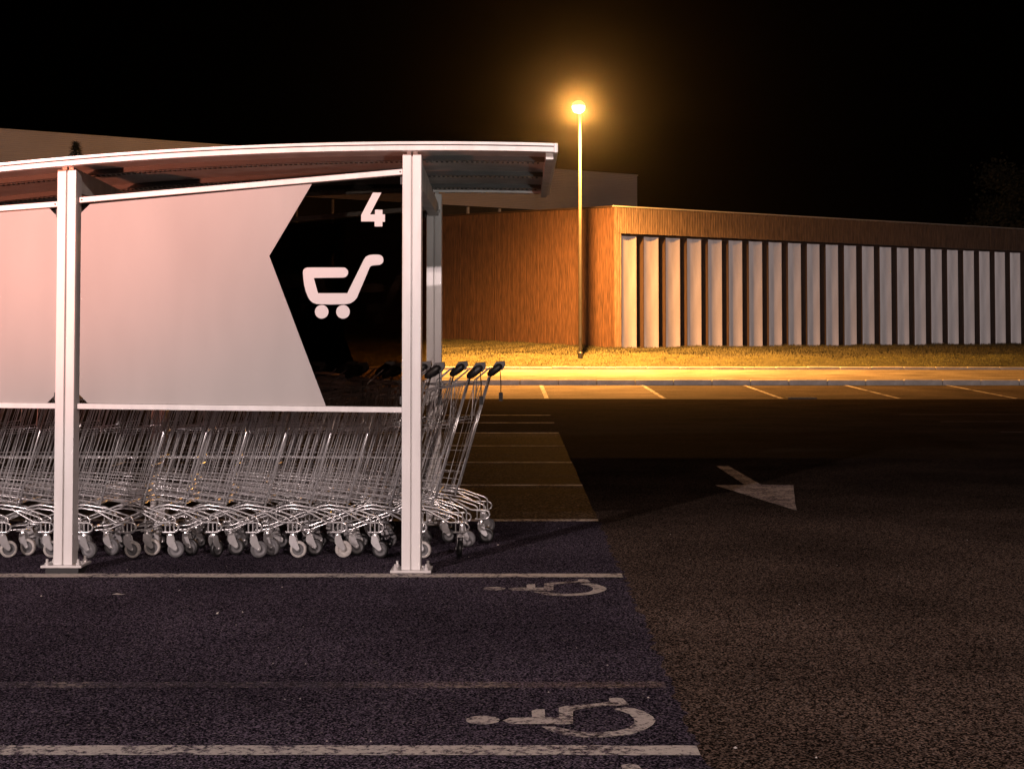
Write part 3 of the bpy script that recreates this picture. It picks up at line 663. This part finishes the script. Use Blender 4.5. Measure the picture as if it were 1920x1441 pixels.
NEAR_WH = [2, 1, 2, 3, 1, 0, 2, 0, 1, 0, 1, 1, 0, 2]      # look of each near wheel, from the open end
NEAR_RZ = [100, -12, -8, 10, -5, 15, 60, 5, -12, -20, 8, 25, 0, -10]
FRONT_WH = [2, 2, 0, 2, 2, 1, 0, 1, 1, 2, 0, 2, 1, 0]
def trolley(x, y, k, row, rr):
    t = empty('shopping_trolley', (x, y, .006), rr.uniform(-.012, .012))
    where = 'near row' if row == 0 else 'far row'
    lab = ('wire shopping trolley at the open right end of the %s' % where) if k == 0 else '%s wire trolley from the open right end of the %s' % (ORD[k], where)
    tag(t, lab, 'trolley', 'nested trolleys in the '+where)
    for nm in ('basket', 'upright_frame', 'chassis'): inst(nm, TM[nm], t)
    h = inst('handle', TM['handle'], t); inst('coin_lock', TM['coin_lock'], h)
    for sd in (-1, 1): inst('grip_end', TM['grip_end'], h, (0, sd*.232, 0))
    inst('rear_gate', TM['rear_gate'], t, (.03, 0, .93), (0, R(4) if k == 0 else R(82+rr.uniform(-4, 4)), 0))
    if k == 0 or rr.random() < .25: inst('chain_key', TM['chain_key'], h)
    for cx, cy, kind in ((.002, -.225, 'n'), (.002, .225, 'r'), (-.61, -.125, 'f'), (-.61, .125, 'r')):
        if row == 0 and kind == 'n': rz, wh = R(NEAR_RZ[k]), NEAR_WH[k]
        elif row == 0 and kind == 'f': rz, wh = R(rr.uniform(-25, 25)), FRONT_WH[k]
        else: rz, wh = R(rr.uniform(-60, 60)), (2, 2, 0)[rr.randrange(3)]  # mostly black rubber here stands in for shadow on the far wheels
        c = inst('caster', TM['caster'], t, (cx, cy, .1405), (0, 0, rz))
        inst('wheel', TM['wheel%d' % wh], c, (.031, 0, .047-.1405), (0, rr.uniform(0, 6), 0))
rr = random.Random(11)
for k in range(14): trolley(-.335-.229*k+rr.uniform(-.012, .012)-(.06 if k else 0)*0, 8.395+rr.uniform(-.008, .008), k, 0, rr)
for k in range(6): trolley(-.225-.229*k+rr.uniform(-.008, .008), 9.03+rr.uniform(-.008, .008), k, 1, rr)

# ------------------------------------------------------------------ thin haze added for the glow round the street lamp
b = MB(); b.box(-120, 120, -60, 130, -1.2, 14)
hz = tag(b.build('haze', 'soil'), 'thin haze added to give the street lamp its glow', 'haze', kind='stuff')
hz.data.materials.clear()
m = bpy.data.materials.new('haze'); m.use_nodes = True; t = m.node_tree; t.nodes.clear()
o = t.nodes.new('ShaderNodeOutputMaterial'); v = t.nodes.new('ShaderNodeVolumePrincipled')
v.inputs['Color'].default_value = (.95, .93, .9, 1); v.inputs['Density'].default_value = .0004; v.inputs['Anisotropy'].default_value = .979
t.links.new(v.outputs[0], o.inputs['Volume']); hz.data.materials.append(m)
